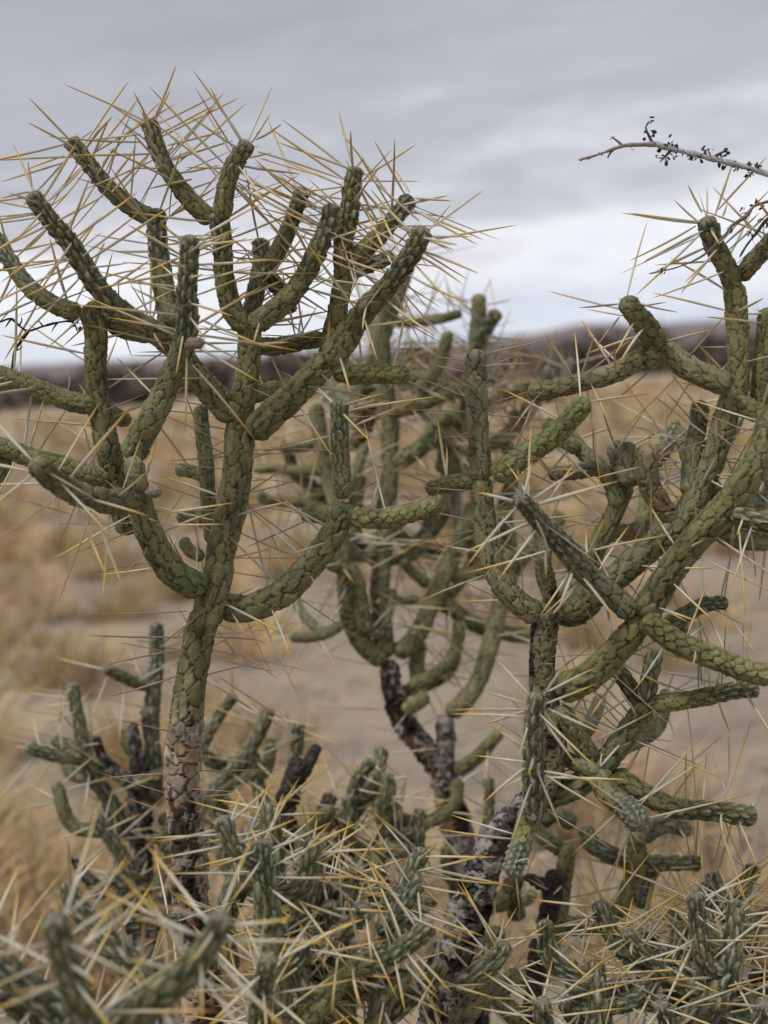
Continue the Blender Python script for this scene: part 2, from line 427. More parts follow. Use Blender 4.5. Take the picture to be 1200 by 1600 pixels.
def finish(pl, limit=300):
    base = Vector(pl.base)
    vis = []; rest = []
    for s in pl.sp:
        tip = Vector(s[0] + s[1] * s[2]) + base; p = Vector(s[0]) + base
        z = -(Minv @ p).z
        (vis if (inframe(p) or inframe(tip)) and z > .05 else rest).append((s[2] * s[3] / z / z if z > .05 else 0, s))
    vis.sort(key=lambda q: -q[0])
    rest = [s for _, s in vis[limit:]] + [s for _, s in rest]
    for _, (pos, d, Ls, rs, kd, st) in vis[:limit]:
        v = rnd.randrange(6); o = bpy.data.objects.new('spine', VAR[(kd, v)][3]); C.objects.link(o)
        o.parent = st; o.location = pos; o.rotation_mode = 'QUATERNION'; o.rotation_quaternion = quat_to(d, rnd.uniform(0, 6.28))
        o.scale = (rs / NOMR, rs / NOMR, Ls / NOML)
    if rest:
        VV = []; FF = []; KK = []; n = 0
        for pos, d, Ls, rs, kd, st in rest:
            co, F, K, _ = VAR[(kd, rnd.randrange(6))]
            m = np.array(quat_to(d, rnd.uniform(0, 6.28)).to_matrix())
            VV.append((co * np.array([rs / NOMR, rs / NOMR, Ls / NOML])) @ m.T + pos); FF.append(F + n); KK.append(K); n += len(co)
        o = link('spines', mesh_np('spines', np.concatenate(VV), np.concatenate(FF), np.concatenate(KK), M_SPINE), pl.o); o['kind'] = 'stuff'
    if pl.hair:
        H = len(pl.hair); pos = np.array([h[0] for h in pl.hair]); d = np.array([h[1] for h in pl.hair]); L = np.array([h[2] for h in pl.hair])[:, None]
        a = np.cross(d, rng.normal(0, 1, (H, 3))); a /= np.linalg.norm(a, axis=1)[:, None]; b = np.cross(d, a)
        wv = .00012
        V = np.stack([pos + a * wv, pos - a * wv * .5 + b * wv * .8, pos - a * wv * .5 - b * wv * .8, pos + d * L], 1).reshape(-1, 3)
        i = np.arange(H)[:, None] * 4
        F = np.concatenate([i + np.array([0, 1, 3]), i + np.array([1, 2, 3]), i + np.array([2, 0, 3])])
        K = np.tile(np.array([.42, .38, .30]), (len(V), 1))
        o = link('bristles', mesh_np('bristles', V, F, K, M_SPINE), pl.o); o['kind'] = 'stuff'

def sprout(pl, lines, count, box, sty='ng', r=(10, 14), L=(60, 150), zr=(0, 8), dens=7, up=.8, **kw):
    """side arms growing from points along the stems already traced: out first, then curving up"""
    src = []
    for ln in lines.strip().splitlines():
        if '|' not in ln or ' trunk' in ln: continue
        h, body = ln.split('|'); h = h.split(); pts = [q.split(',') for q in body.split()]
        if 't' in h: pts = pts[::-1]
        if any(b == 'G' for a, b in pts): continue
        z0, z1 = float(h[3]), float(h[4]); n = len(pts)
        for i, (a, b) in enumerate(pts[:-1]):
            src.append((float(a), float(b), z0 + (z1 - z0) * i / (n - 1)))
    k = 0; tries = 0
    while k < count and tries < 4000:
        tries += 1
        x, y, z = rnd.choice(src)
        if not (box[0] < x < box[2] and box[1] < y < box[3]): continue
        sd = rnd.choice((-1, 1)); l = rnd.uniform(*L)
        x1 = x + sd * l * rnd.uniform(.25, .6); y1 = y - l * rnd.uniform(.02, .3)
        x2 = x1 + sd * l * rnd.uniform(-.02, .35); y2 = y1 - l * rnd.uniform(.15, up)
        zt = z + rnd.uniform(*zr); ra = rnd.uniform(*r)
        add_stem(pl, '%s %.1f %.1f %.1f %.1f %.1f | %.0f,%.0f %.0f,%.0f %.0f,%.0f' % (rnd.choice(sty), ra, ra * .85, z, zt, dens, x, y, x1, y1, x2, y2), **kw)
        k += 1

def explicit(pl, stem, Z, txt, kind='y', rs=.0008, dz=0.0):
    """single spines traced one by one: base pixel to tip pixel, a little nearer or farther at the tip"""
    for q in txt.split():
        x0, y0, x1, y1 = map(float, q.split(','))
        a = pl.local(at(x0, y0, Z)); b = pl.local(at(x1, y1, Z + rnd.uniform(-.018, .012) + dz))
        d = b - a; L = np.linalg.norm(d)
        pl.sp.append((a, d / L, L, rs * rnd.uniform(.85, 1.1), kind, stem))

# ================================================================== THE SETTING
def fbm(x, y, sc_, oct=4, seed=0):
    v = 0; amp = 1; tot = 0
    for o in range(oct):
        xs = x * sc_ + seed * 7.3 + o * 13.1; ys = y * sc_ - seed * 3.1 + o * 5.7
        xi = np.floor(xs); yi = np.floor(ys); fx = sm(xs - xi); fy = sm(ys - yi)
        a = hsh(xi, yi); b = hsh(xi + 1, yi); c = hsh(xi, yi + 1); d = hsh(xi + 1, yi + 1)
        v = v + amp * ((a * (1 - fx) + b * fx) * (1 - fy) + (c * (1 - fx) + d * fx) * fy); tot += amp
        amp *= .5; sc_ *= 2
    return v / tot
def gz(x, y):
    dist = np.sqrt(x * x + y * y)
    return .05 * (fbm(x, y, .7, 4) - .5) * np.clip((dist - 1.0) / 3, 0, 1) + .015 * (fbm(x, y, 4, 3, 2) - .5)
gx = np.sign(np.linspace(-1, 1, 261)) * (np.abs(np.linspace(-1, 1, 261)) ** 3.2) * 900
gy_ = np.sign(np.linspace(-1, 1, 261)) * (np.abs(np.linspace(-1, 1, 261)) ** 3.2) * 900
X, Y = np.meshgrid(gx, gy_)
Zg = gz(X, Y)
V = np.stack([X, Y, Zg], -1).reshape(-1, 3); idx = np.arange(261 * 261).reshape(261, 261)
F = np.stack([idx[:-1, :-1], idx[:-1, 1:], idx[1:, 1:], idx[1:, :-1]], -1).reshape(-1, 4)
mg = bpy.data.materials.new('desert_ground'); mg.use_nodes = True; t = mg.node_tree; b = t.nodes['Principled BSDF']
tc = t.nodes.new('ShaderNodeTexCoord')
na = noise(t, tc.outputs['Object'], .9, 6, .6, .4); nb = noise(t, tc.outputs['Object'], 7, 5, .65); nc = noise(t, tc.outputs['Object'], 90, 4, .7)
mx = mth(t, 'ADD', mth(t, 'MULTIPLY', na, .6), mth(t, 'MULTIPLY', nb, .4))
sx2 = t.nodes.new('ShaderNodeSeparateXYZ'); t.links.new(tc.outputs['Object'], sx2.inputs[0])
far = t.nodes.new('ShaderNodeMapRange'); far.inputs[1].default_value = 6; far.inputs[2].default_value = 22; t.links.new(sx2.outputs[1], far.inputs[0])
mx2 = mth(t, 'ADD', mx, mth(t, 'MULTIPLY', far.outputs[0], .14))
cr = ramp(t, mx2, [(.38, (.20, .165, .135)), (.48, (.29, .24, .19)), (.60, (.385, .31, .22)), (.72, (.47, .37, .245))])
spk = ramp(t, nc, [(.35, (.72, .72, .72)), (.6, (1.08, 1.08, 1.08))])
mul = t.nodes.new('ShaderNodeMix'); mul.data_type = 'RGBA'; mul.blend_type = 'MULTIPLY'; mul.inputs[0].default_value = 1
t.links.new(cr, mul.inputs[6]); t.links.new(spk, mul.inputs[7]); t.links.new(mul.outputs[2], b.inputs['Base Color'])
b.inputs['Roughness'].default_value = .95; b.inputs['Specular IOR Level'].default_value = .1
bp = t.nodes.new('ShaderNodeBump'); bp.inputs['Strength'].default_value = .8; bp.inputs['Distance'].default_value = .02
t.links.new(nb, bp.inputs['Height']); t.links.new(bp.outputs[0], b.inputs['Normal'])
g = link('ground', mesh_np('ground', V, F, None, mg)); g['kind'] = 'structure'

# low hills far behind
def ridge(name, y0, hfun, colr, depth=120, seed=0):
    xs = np.linspace(-420, 420, 281); ys = np.linspace(0, depth, 14)
    X, Y = np.meshgrid(xs, ys)
    Zr = hfun(X) * np.sin(np.clip(Y / depth, 0, 1) * np.pi) ** .7 * (.8 + .4 * fbm(X, Y, .05, 4, seed)) - .2
    V = np.stack([X, Y + y0, Zr], -1).reshape(-1, 3); i = np.arange(X.size).reshape(X.shape)
    F = np.stack([i[:-1, :-1], i[:-1, 1:], i[1:, 1:], i[1:, :-1]], -1).reshape(-1, 4)
    n_ = fbm(X, Y, .12, 4, seed + 3).reshape(-1, 1)
    K = np.array(colr) * (.7 + .6 * n_)
    m = col_mat(name + '_scrub', .95, .4, .4, 0, 1, .05, .06, .4)
    o = link(name, mesh_np(name, V, F, K, m)); o['kind'] = 'structure'; return o
ridge('hills', 260, lambda x: 5.6 + 1.5 * np.exp(-((x - 52) / 12) ** 2) + 2.0 * np.exp(-((x - 95) / 40) ** 2) + 1.5 * fbm(x, x * 0, .03, 3), (.20, .165, .165), 140, 1)  # hill colour lightened to stand in for distance haze

# dark scrub in front of the hills: one far mass
def scrub():
    VV = []; KK = []
    for i in range(620):
        x = rnd.uniform(-75, 75); y = rnd.uniform(46, 110); s = rnd.uniform(.7, 1.9)
        if rnd.random() < .3: s *= .6
        n = 110
        u = rng.normal(0, 1, (n, 3)); u /= np.linalg.norm(u, axis=1)[:, None]; u[:, 2] = np.abs(u[:, 2])
        c = u * rng.uniform(.35, 1, (n, 1)) * np.array([s * 1.5, s * 1.2, s * .95]) + np.array([x, y, 0.05])
        sz = .22 * s
        tri = c[:, None, :] + rng.normal(0, sz, (n, 3, 3))
        tri[:, :, 2] = np.maximum(tri[:, :, 2], .0)
        VV.append(tri.reshape(-1, 3)); k = np.array([.125, .100, .088]) * rnd.uniform(.6, 1.5) * (1 + rng.normal(0, .25, (n, 1)))  # brown raised a little, painting in the far haze
        KK.append(np.repeat(np.clip(k, .01, .3), 3, 0))
    V = np.concatenate(VV); F = np.arange(len(V)).reshape(-1, 3)
    o = link('scrub', mesh_np('scrub', V, F, np.concatenate(KK), M_GRASS, False)); o['kind'] = 'stuff'
    o['label'] = 'dark brown desert scrub along the foot of the hills'
scrub()

# dry bunch grass
def grass():
    VV = []; KK = []
    cl = 0
    def cover(x, y): return float(fbm(np.array([x]), np.array([y]), .45, 3, 5)[0])
    while cl < 2500:
        y = 1.7 + 34 * rnd.random() ** 1.35; x = rnd.uniform(-1, 1) * (1.0 + y * .42)
        d = cover(x, y)
        pxx = 600 + x / y * FPX
        bare = math.exp(-((pxx - 560) / 190) ** 2) * (1 if y < 7 else .5) + (.12 if pxx > 600 and y < 5 else 0)
        if rnd.random() < .25 + bare * .7 - (d - .45) * 2.4: cl += .2; continue
        cl += 1
        s = rnd.uniform(.08, .21) * (1 + .25 * (y > 8)); n = 120 if y < 6 else 60
        a = rng.uniform(0, 2 * np.pi, n); rr = rng.uniform(0, 1, n) ** .7 * s * .55
        bx = x + np.cos(a) * rr; by = y + np.sin(a) * rr; bz = gz(bx, by)
        lean = rng.uniform(.1, .95, n); L = s * rng.uniform(.5, 1.25, n)
        a2 = a + rng.normal(0, .6, n)
        dx = np.cos(a2) * lean; dy = np.sin(a2) * lean; dz = np.sqrt(np.clip(1 - lean ** 2, .05, 1))
        wv = (.0022 if y < 6 else .005) * rng.uniform(.7, 1.4, n); px_ = -np.sin(a2 + .8) * wv; py_ = np.cos(a2 + .8) * wv
        base = np.stack([bx, by, bz - .005], 1); side = np.stack([px_, py_, px_ * 0], 1); D = np.stack([dx, dy, dz], 1) * L[:, None]
        mid = base + D * .55; tip = base + D + np.stack([dx * L * .25, dy * L * .25, -L * .18], 1)
        VV.append(np.stack([base - side, base + side, mid + side * .8, mid + side * .8, mid - side * .8, base - side, mid - side * .8, mid + side * .8, tip], 1).reshape(-1, 3))
        k = np.array([.55, .42, .23]) * rnd.uniform(.7, 1.15) * np.array([1, rnd.uniform(.93, 1.02), rnd.uniform(.8, 1.25)])
        KK.append(np.repeat(k[None] * rng.uniform(.75, 1.2, (n, 1)), 9, 0))
    V = np.concatenate(VV); F = np.arange(len(V)).reshape(-1, 3)
    o = link('dry_grass', mesh_np('dry_grass', V, F, np.clip(np.concatenate(KK), 0, .8), M_GRASS, False)); o['kind'] = 'stuff'
    o['label'] = 'straw coloured bunch grass dotted over the sandy plain'
    # pebbles and litter
    n = 5000; y = 1.6 + 9 * rng.random(n) ** 1.6; x = rng.uniform(-1, 1, n) * (.9 + y * .4); s = rng.uniform(.003, .011, n)
    ico = np.array([(1, 0, 0), (-1, 0, 0), (0, 1, 0), (0, -1, 0), (0, 0, 1), (0, 0, -1)], float); fi = np.array([(0, 2, 4), (2, 1, 4), (1, 3, 4), (3, 0, 4)])
    V = (ico[None] * rng.uniform(.6, 1.3, (n, 6, 1)) * s[:, None, None] * np.array([1.2, 1, .6]) + np.stack([x, y, gz(x, y)], 1)[:, None, :]).reshape(-1, 3)
    F = (np.arange(n)[:, None, None] * 6 + fi[None]).reshape(-1, 3)
    K = np.repeat(np.array([.22, .18, .15]) * rng.uniform(.5, 1.6, (n, 1)), 6, 0)
    o = link('gravel', mesh_np('gravel', V, F, K, M_GRASS, False)); o['kind'] = 'stuff'; o['label'] = 'small stones and litter scattered on the sandy soil'
grass()

# ================================================================== THE CACTI
def build(pl, txt, **kw):
    out = []
    for ln in txt.strip().splitlines():
        if '|' in ln: out.append(add_stem(pl, ln, **kw))
    return out

# ---- A: the tall cholla at left, in focus. columns: style r_base r_tip z_base z_tip density [opts] | points
A = Plant('cholla_cactus', 'tall cholla at left on a single upright trunk plated with tan bark', 'cactus', .80, 318)
SA = build(A, '''
b 44 31 0 0 0 trunk | 318,G 320,1900 318,1590 316,1500 304,1425 296,1370 291,1335
bg 31 27 0 0 5 trunk nb tr=.60 | 294,1365 288,1290 284,1230 288,1170 294,1110 300,1070 305,1040 314,990 322,950
g 26 27 0 0 3 | 318,985 326,940 338,905 346,870
g 25 24 0 1 15 k=ooow | 340,915 348,860 362,800 370,740 373,690 374,660
g 22 19 1 0 9 k=oow | 370,700 378,640 386,590 388,540 388,495
gn 20 17 0 -2 9 t | 340,330 346,380 350,430 362,480 385,515
gn 18 14 -1 -1 14 t | 233,186 240,218 255,256 278,290 302,318 334,345
gn 18 15 -2 -4 13 t | 391,222 366,258 353,292 344,340
gn 21 17 -1 1 10 t | 243,326 244,368 251,415 260,465 270,515
gn 17 14 1 0 13 t | 106,217 134,251 168,291 208,324 240,342
gn 25 15 1 -6 11 t | 47,300 72,334 110,378 142,432 172,472 212,505 262,535 305,585 345,628 368,655
gn 25 16 -3 -7 10 t | 298,366 295,410 291,450 290,505 284,545 268,585 250,632 224,680 203,718
g 22 18 0 -3 4 t | 135,475 150,517 151,560 153,600 158,640 166,690 177,742 188,790 207,835
gn 17 14 -2 0 10 t | -12,365 2,386 22,415 46,448 82,476 125,492
g 18 17 -1 -1 6 | 262,510 232,518 190,512 133,478
y 17 15 -2 -3 6 | 152,633 110,628 66,611 20,594 -30,575
y 15 13 2 5 0 | 165,640 180,648 200,657
y 17 17 -1 -3 6 | 176,748 135,740 98,727 50,716 0,700 -40,690
g 16 14 -2 -3 6 | 10,712 -5,745 -20,780
o 22 19 -4 -13 9 t | 56,722 80,745 105,762 135,777 172,785 222,785
o 18 16 -5 -5 0 t | 210,712 211,735 217,772
g 26 20 -1 -4 11 t k=ooy | 214,770 224,808 238,842 258,876 285,902 322,920
gn 17 15 1 2 10 t | 405,372 408,410 400,460 390,510
gn 16 14 2 0 12 t | 475,292 460,338 438,385 412,425
n 15 14 3 5 8 | 405,415 440,455 455,490
gn 20 16 0 -1 12 t | 521,318 514,352 497,390 475,432 447,467 415,494 386,512
gn 20 15 1 0 12 t | 557,260 550,300 546,343 537,383 536,433 529,470 522,510 512,560
gn 18 15 0 1 12 t | 642,306 618,337 590,370 563,397 540,417
n 13 12 2 4 8 | 545,425 580,412 612,400
gn 25 16 -1 -6 11 t | 661,354 645,390 621,427 597,458 568,490 541,530 514,566
g 25 23 0 -1 4 | 392,682 430,645 467,608 502,570 518,556
y 17 15 1 1 5 | 520,578 550,584 583,583 622,585 642,582
g 15 14 3 3 5 | 395,540 430,543 470,535 510,528
y 15 14 1 4 3 | 385,620 415,612 440,610
g 24 21 1 -1 8 k=oow | 342,950 392,951 446,922 485,880 517,838 545,786
gn 17 15 -1 -2 6 t | 531,624 529,683 532,735 536,780
y 18 16 -1 -1 4 | 545,806 600,810 643,800 690,787
y 17 14 0 4 3 | 522,812 500,803 478,802
g 14 12 2 5 5 t | 314,634 317,683 322,733 325,780 335,850
g 12 11 5 6 4 | 322,745 298,735 275,733
g 13 11 4 6 4 | 325,815 300,805 280,810
g 11 10 5 6 2 | 318,870 297,860 285,842
p 11 9 -7 -8 0 fruit | 294,540 303,537 316,537
p 9 10 -6 -6 0 fruit | 230,772 242,770 252,766
''', splen=.054, kinds='yyywo')
st = SA
explicit(A, st[6], .79, '242,190,265,142 250,192,342,150 254,213,373,152 262,227,355,203 300,280,232,292 220,210,127,220 221,222,73,218 236,200,164,162 270,250,364,217 280,270,347,259 264,262,203,263 285,300,340,280')
explicit(A, st[7], .775, '377,217,303,108 363,242,318,170 352,258,230,133 387,230,425,178 400,218,443,195 403,237,537,277 407,247,510,278 360,262,290,262 366,290,406,333 372,285,420,327')
explicit(A, st[9], .80, '133,225,198,124 145,240,223,153 160,255,247,155 103,253,0,283 100,243,40,262 168,290,215,232 175,300,235,240 150,275,180,230')
explicit(A, st[10], .745, '50,292,42,252 47,300,0,309 68,330,0,343 60,320,22,222 80,350,5,385 90,345,166,305 112,380,58,460 130,400,222,330')
explicit(A, st[26], .80, '550,257,528,172 573,273,650,228 570,273,433,220 556,262,572,245 548,290,456,302 545,300,610,372')
explicit(A, st[27], .80, '613,313,537,207 640,300,617,266 650,310,705,313 650,330,747,383 630,320,700,305 610,345,548,275')
explicit(A, st[29], .75, '665,370,738,368 663,393,750,425 655,400,725,440 640,430,735,480 650,415,700,470 655,345,560,262 640,390,556,345')
explicit(A, st[11], .745, '298,395,370,362 302,440,396,420 290,500,275,590 292,560,290,675 300,570,405,690 312,545,410,600 315,500,420,545 285,400,200,350 290,460,150,420')
explicit(A, st[1], .79, '292,955,142,963 291,995,133,995 285,1015,168,1034 340,975,420,1005 344,1000,437,1058 338,1030,430,1050 342,1058,450,1128 335,1070,400,1112 340,985,375,1030 280,1055,170,1092', 'o', .0006)
explicit(A, st[1], .79, '302,970,250,1005 320,950,270,1000 300,905,260,830', 'o', .0006)
finish(A)

# ---- C: the right-hand cholla, several arms
Cc = Plant('cholla_cactus', 'wide branching cholla at right on a leaning trunk of flaking grey scales', 'cactus', .80, 690, None)
SC_TXT = '''
d 44 32 4 4 0 trunk | 688,G 688,1900 684,1660 688,1560 707,1492 728,1440 748,1390
d 31 25 4 2 1 trunk | 738,1415 762,1350 785,1300 815,1268 848,1235
r 24 21 2 1 4 trunk | 838,1260 862,1205 862,1140 850,1085 846,1040 850,985 852,940
r 13 10 1 0 6 | 860,950 858,905 845,868
n 19 15 -5 -7 5 t | 840,1082 836,1120 834,1160 831,1205 833,1258 826,1280
yw 19 16 -4 -6 4 | 833,1255 820,1295 808,1335 795,1368
g 21 19 1 1 10 t k=ooy | 752,745 757,790 764,850 778,900 808,942 845,965
o 19 18 1 0 11 t k=oo | 746,545 745,604 747,680 751,752
y 20 18 0 -2 5 t | 917,622 888,656 866,680 826,708 772,748
y 15 13 1 3 4 | 742,752 702,758 668,766
g 18 15 2 1 7 | 1028,550 1000,560 958,582 920,594 887,604 850,612 825,609
y 21 17 2 0 8 t | 975,465 990,487 1008,510 1030,548
g 21 19 1 3 5 | 1145,602 1108,588 1075,572 1035,543
g 19 18 3 3 5 | 1152,620 1154,560 1152,500 1149,440
gn 20 16 3 1 13 t | 1103,338 1115,376 1133,410 1149,450
gn 17 15 3 0 11 | 1155,436 1180,408 1205,378 1230,350
y 18 17 4 3 7 | 1190,660 1192,600 1196,542 1200,480
g 23 20 1 3 6 t | 1155,605 1135,652 1117,708 1098,750 1056,822 1015,856 972,896 932,930 880,958
g 16 15 2 5 4 t | 1094,626 1090,667 1082,710 1078,775
y 18 16 3 1 6 | 1140,630 1170,640 1215,662
g 26 22 -1 -2 5 t | 1205,640 1190,700 1166,750 1137,792 1096,835 1055,883 1022,932 1000,965
g 26 23 1 -1 5 | 868,1082 919,1056 955,1022 985,990 1003,962
n 21 13 -2 -11 4 t | 811,778 836,806 866,837 900,876
g 20 19 -1 -2 7 | 988,962 952,927 918,898 892,868
y 20 18 -2 -3 4 | 1005,965 1050,1000 1090,1017 1125,1031 1165,1046 1215,1058
gn 16 12 1 1 9 t | 1138,941 1100,944 1070,960 1040,980
g 13 12 3 4 2 | 1062,955 1063,985 1062,995
gn 17 15 1 -1 9 t | 1187,1077 1152,1079 1117,1087 1070,1095 1015,1100
n 15 13 3 2 4 | 1008,1105 985,1078 962,1045
n 15 15 1 3 5 | 1010,1095 1014,1060 1024,1018
g 21 20 3 1 6 | 845,1250 900,1230 940,1200 962,1172 984,1140 1010,1100
g 18 17 2 1 4 | 930,1190 900,1147 870,1105
gn 20 17 2 0 8 t | 1184,1275 1140,1270 1088,1267 1050,1263 1005,1241 955,1208
gw 20 19 0 -5 10 t | 1000,1292 984,1268 952,1240 937,1210
g 18 17 3 4 4 | 1170,790 1130,830 1170,845 1220,842
n 17 16 -2 -3 8 | 1143,800 1175,812 1220,822
o 16 16 3 5 6 | 990,755 972,725 960,690
o 18 19 2 1 3 t | 1012,692 1012,742 1032,785 1062,815
o 17 16 3 4 2 t | 978,690 982,725 990,760
g 17 15 3 5 7 | 935,925 926,878 944,833 966,785 977,750
g 15 13 4 6 5 | 968,795 950,745 908,702 882,668
o 14 13 4 5 2 | 935,728 895,738 856,742
y 13 13 5 6 2 t | 852,655 872,682 905,704
g 15 13 5 8 6 | 870,955 850,900 850,850 840,820
g 16 15 3 4 4 | 870,965 905,962 935,935
'''
SC = build(Cc, SC_TXT, splen=.052, kinds='wyyo')
explicit(Cc, SC[14], .81, '1117,337,1148,247 1123,327,1200,243 1097,332,1073,290 1100,353,1050,315 1093,347,983,335 1087,353,985,412 1093,367,993,463 1125,380,1205,290 1100,360,1006,408 1120,390,1072,442 1130,425,1020,468 1128,340,1138,318')
explicit(Cc, SC[11], .80, '967,475,902,483 968,495,930,545 985,470,1060,492 990,480,1040,472 1000,520,870,618', 'o', .0007)
explicit(Cc, SC[22], .70, '804,783,744,767 808,792,721,887 837,829,775,912 842,787,970,750 818,775,806,727 819,773,833,720 837,812,865,871 912,904,968,970 894,896,872,955 850,790,900,720 853,860,853,905', 'w', .0009)
explicit(Cc, SC[4], .735, '825,1084,772,1025 819,1100,752,1077 825,1110,755,1132 840,1100,875,1145 855,1107,945,1149 845,1120,905,1200 832,1110,806,1198 840,1205,880,1300 830,1225,797,1322 852,1210,955,1275 850,1205,935,1222 820,1200,750,1255 850,1084,935,1040 852,1084,887,1030 822,1170,768,1132 820,1190,740,1180', 'w', .00085)
sprout(Cc, SC_TXT, 9, (860, 560, 1200, 1250), r=(13, 16), L=(80, 150), zr=(5, 14), dens=6, splen=.05, kinds='ywwo', detail=.75)
finish(Cc)

# ---- B: the one behind, in the middle
B = Plant('cholla_cactus', 'bushy sharp cholla standing behind and between the two nearer ones, with crooked dark trunk', 'cactus', 1.12, 735)
B.dens = 1.5
SB_TXT = '''
d 33 28 0 0 0 trunk | 738,G 735,1800 738,1550 732,1440 722,1325
d 27 23 0 0 1 trunk brown | 724,1340 710,1280 697,1233 688,1196
d 21 17 0 0 2 trunk brown | 697,1215 662,1168 634,1130 617,1092 606,1030
d 17 16 0 0 2 t brown | 697,1117 698,1150 694,1200
g 15 15 0 3 5 | 700,1118 737,1079 758,1033 771,987 783,946 790,900 800,860
g 17 14 0 -2 5 | 602,1035 570,1008 550,971 541,925 538,870 545,820
g 17 15 0 2 4 | 604,1030 597,975 592,925 597,870 608,790 610,730
g 15 14 2 2 6 | 610,745 608,690 608,650 600,590 598,520 605,460
g 16 14 0 4 5 | 618,1025 650,992 671,946 697,896 712,862 740,800 760,760
g 10 9 -2 -4 3 t | 452,994 480,996 510,991 535,975
g 12 10 0 2 6 | 640,1075 690,1046 712,1012 718,970
y 12 12 0 -3 3 | 665,1090 650,1100 632,1108
g 12 14 0 3 4 | 655,1090 650,1040 655,1000
g 14 13 2 4 5 | 690,940 733,971 771,987 821,992 860,985
g 12 10 2 4 3 | 704,900 740,897 775,896
g 10 9 2 0 4 | 668,915 645,895 628,876
g 9 8 0 2 4 | 605,937 630,938 655,936
g 13 11 0 -3 5 | 712,1204 748,1180 783,1143
g 14 13 2 1 6 | 610,640 650,634 680,622 717,607
g 15 14 2 0 6 | 612,725 655,700 690,660 720,645
g 13 10 1 0 8 | 650,612 672,590 690,560 702,518
g 14 13 0 2 5 | 540,850 520,770 508,720 498,670 492,630
g 10 9 2 3 5 | 500,690 470,697 435,700
g 10 8 2 3 5 | 520,735 470,735 430,732 395,733
g 11 9 2 0 5 | 530,800 470,785 420,782 400,770
g 11 10 3 4 5 | 540,830 500,770 462,740 450,700
g 14 12 3 2 9 | 745,560 744,520 747,490 749,458
n 14 11 3 1 9 | 745,560 752,525 765,505 778,484
g 14 14 3 3 5 | 700,760 720,680 735,620 745,550
g 9 8 2 4 8 | 600,505 650,502 690,498 722,490
g 14 12 2 3 9 | 598,530 615,480 632,430 640,390
g 12 11 3 5 8 | 560,640 565,600 585,550
g 13 12 3 5 6 | 690,740 700,700 725,650
g 14 12 -1 -2 6 | 570,990 555,900 520,880 500,850
g 15 12 2 4 6 | 600,880 560,850 555,800 560,740
g 14 12 4 6 6 | 640,860 680,820 700,780 705,730
g 14 12 4 6 6 | 790,920 810,880 850,840 880,800
g 13 12 4 8 5 | 600,800 640,850 700,860 750,840
g 13 12 5 8 6 | 720,700 780,690 820,650 850,600
n 13 11 5 6 6 | 820,650 835,620 862,575
n 12 10 5 7 6 | 760,640 790,620 835,600
g 14 12 6 8 6 | 800,860 790,800 800,740 790,690
g 13 12 4 5 6 | 750,900 740,850 760,800
g 13 12 5 5 6 | 860,985 880,930 900,900
g 14 12 5 4 6 | 540,700 570,670 575,620 560,570
g 11 10 4 5 5 | 600,1090 700,1050 720,960
'''
SB = build(B, SB_TXT, detail=.6, splen=.058, kinds='oywo')
sprout(B, SB_TXT, 24, (430, 540, 900, 1000), r=(8, 11), dens=11, zr=(1, 12), detail=.6, splen=.056, kinds='ywwo')
finish(B)

# ---- D: low one behind the trunk at left
D = Plant('cholla_cactus', 'low cholla behind the tan-barked trunk at left, its thin arms sprouting from dead black stubs', 'cactus', 1.10, 230)
D.dens = 0.9
SD_TXT = '''
d 26 18 0 0 0 trunk | 240,G 235,1800 228,1500 222,1320 216,1170
d 16 9 0 -2 0 | 218,1300 212,1230 214,1180 206,1128
n 15 12 0 0 8 | 240,1260 240,1200 236,1140 240,1090 245,1030 243,972
n 11 9 0 -3 8 t | 163,1043 193,1058 225,1070 240,1072
n 15 12 0 -3 6 | 200,1310 168,1245 147,1218 128,1183
n 12 10 -3 -3 11 t | 113,1066 117,1100 125,1135 129,1178
n 13 10 -3 -5 10 t | 38,1167 75,1177 100,1181 130,1184
n 11 10 -3 -2 6 t | 82,1156 108,1166 128,1172
d 12 7 -2 -2 0 | 205,1225 180,1205 158,1180 150,1150
o 13 13 0 1 3 | 215,1180 200,1160 196,1135
w 12 12 0 -1 2 | 236,1150 232,1125 230,1105
n 11 9 0 1 6 | 310,1180 325,1150 345,1115 367,1085
n 14 12 0 0 7 | 250,1330 300,1270 345,1225 372,1196 402,1150 420,1105
n 12 11 0 3 5 | 320,1180 345,1195 375,1190
n 12 11 0 0 6 | 415,1270 402,1225 396,1175
n 12 10 0 0 7 | 456,1215 463,1180 468,1127
n 13 11 -3 -5 9 | 215,1380 185,1330 165,1300 147,1272
g 14 12 0 0 6 | 330,1290 340,1240 380,1215 410,1200
n 15 13 0 0 8 | 260,1420 280,1380 270,1320 255,1270
n 14 12 -2 -4 8 | 260,1440 230,1400 200,1380 160,1375
d 13 6 -2 -4 0 | 165,1400 135,1370 110,1340
n 13 12 1 0 8 | 200,1440 190,1400 200,1360 180,1340
n 13 11 2 2 8 | 300,1330 330,1310 345,1270 350,1240
'''
SD = build(D, SD_TXT, detail=.6, splen=.052, kinds='wwyy')
sprout(D, SD_TXT, 8, (120, 1200, 420, 1440), L=(60, 110), zr=(0, 5), detail=.6, splen=.05, kinds='yyww')
finish(D)

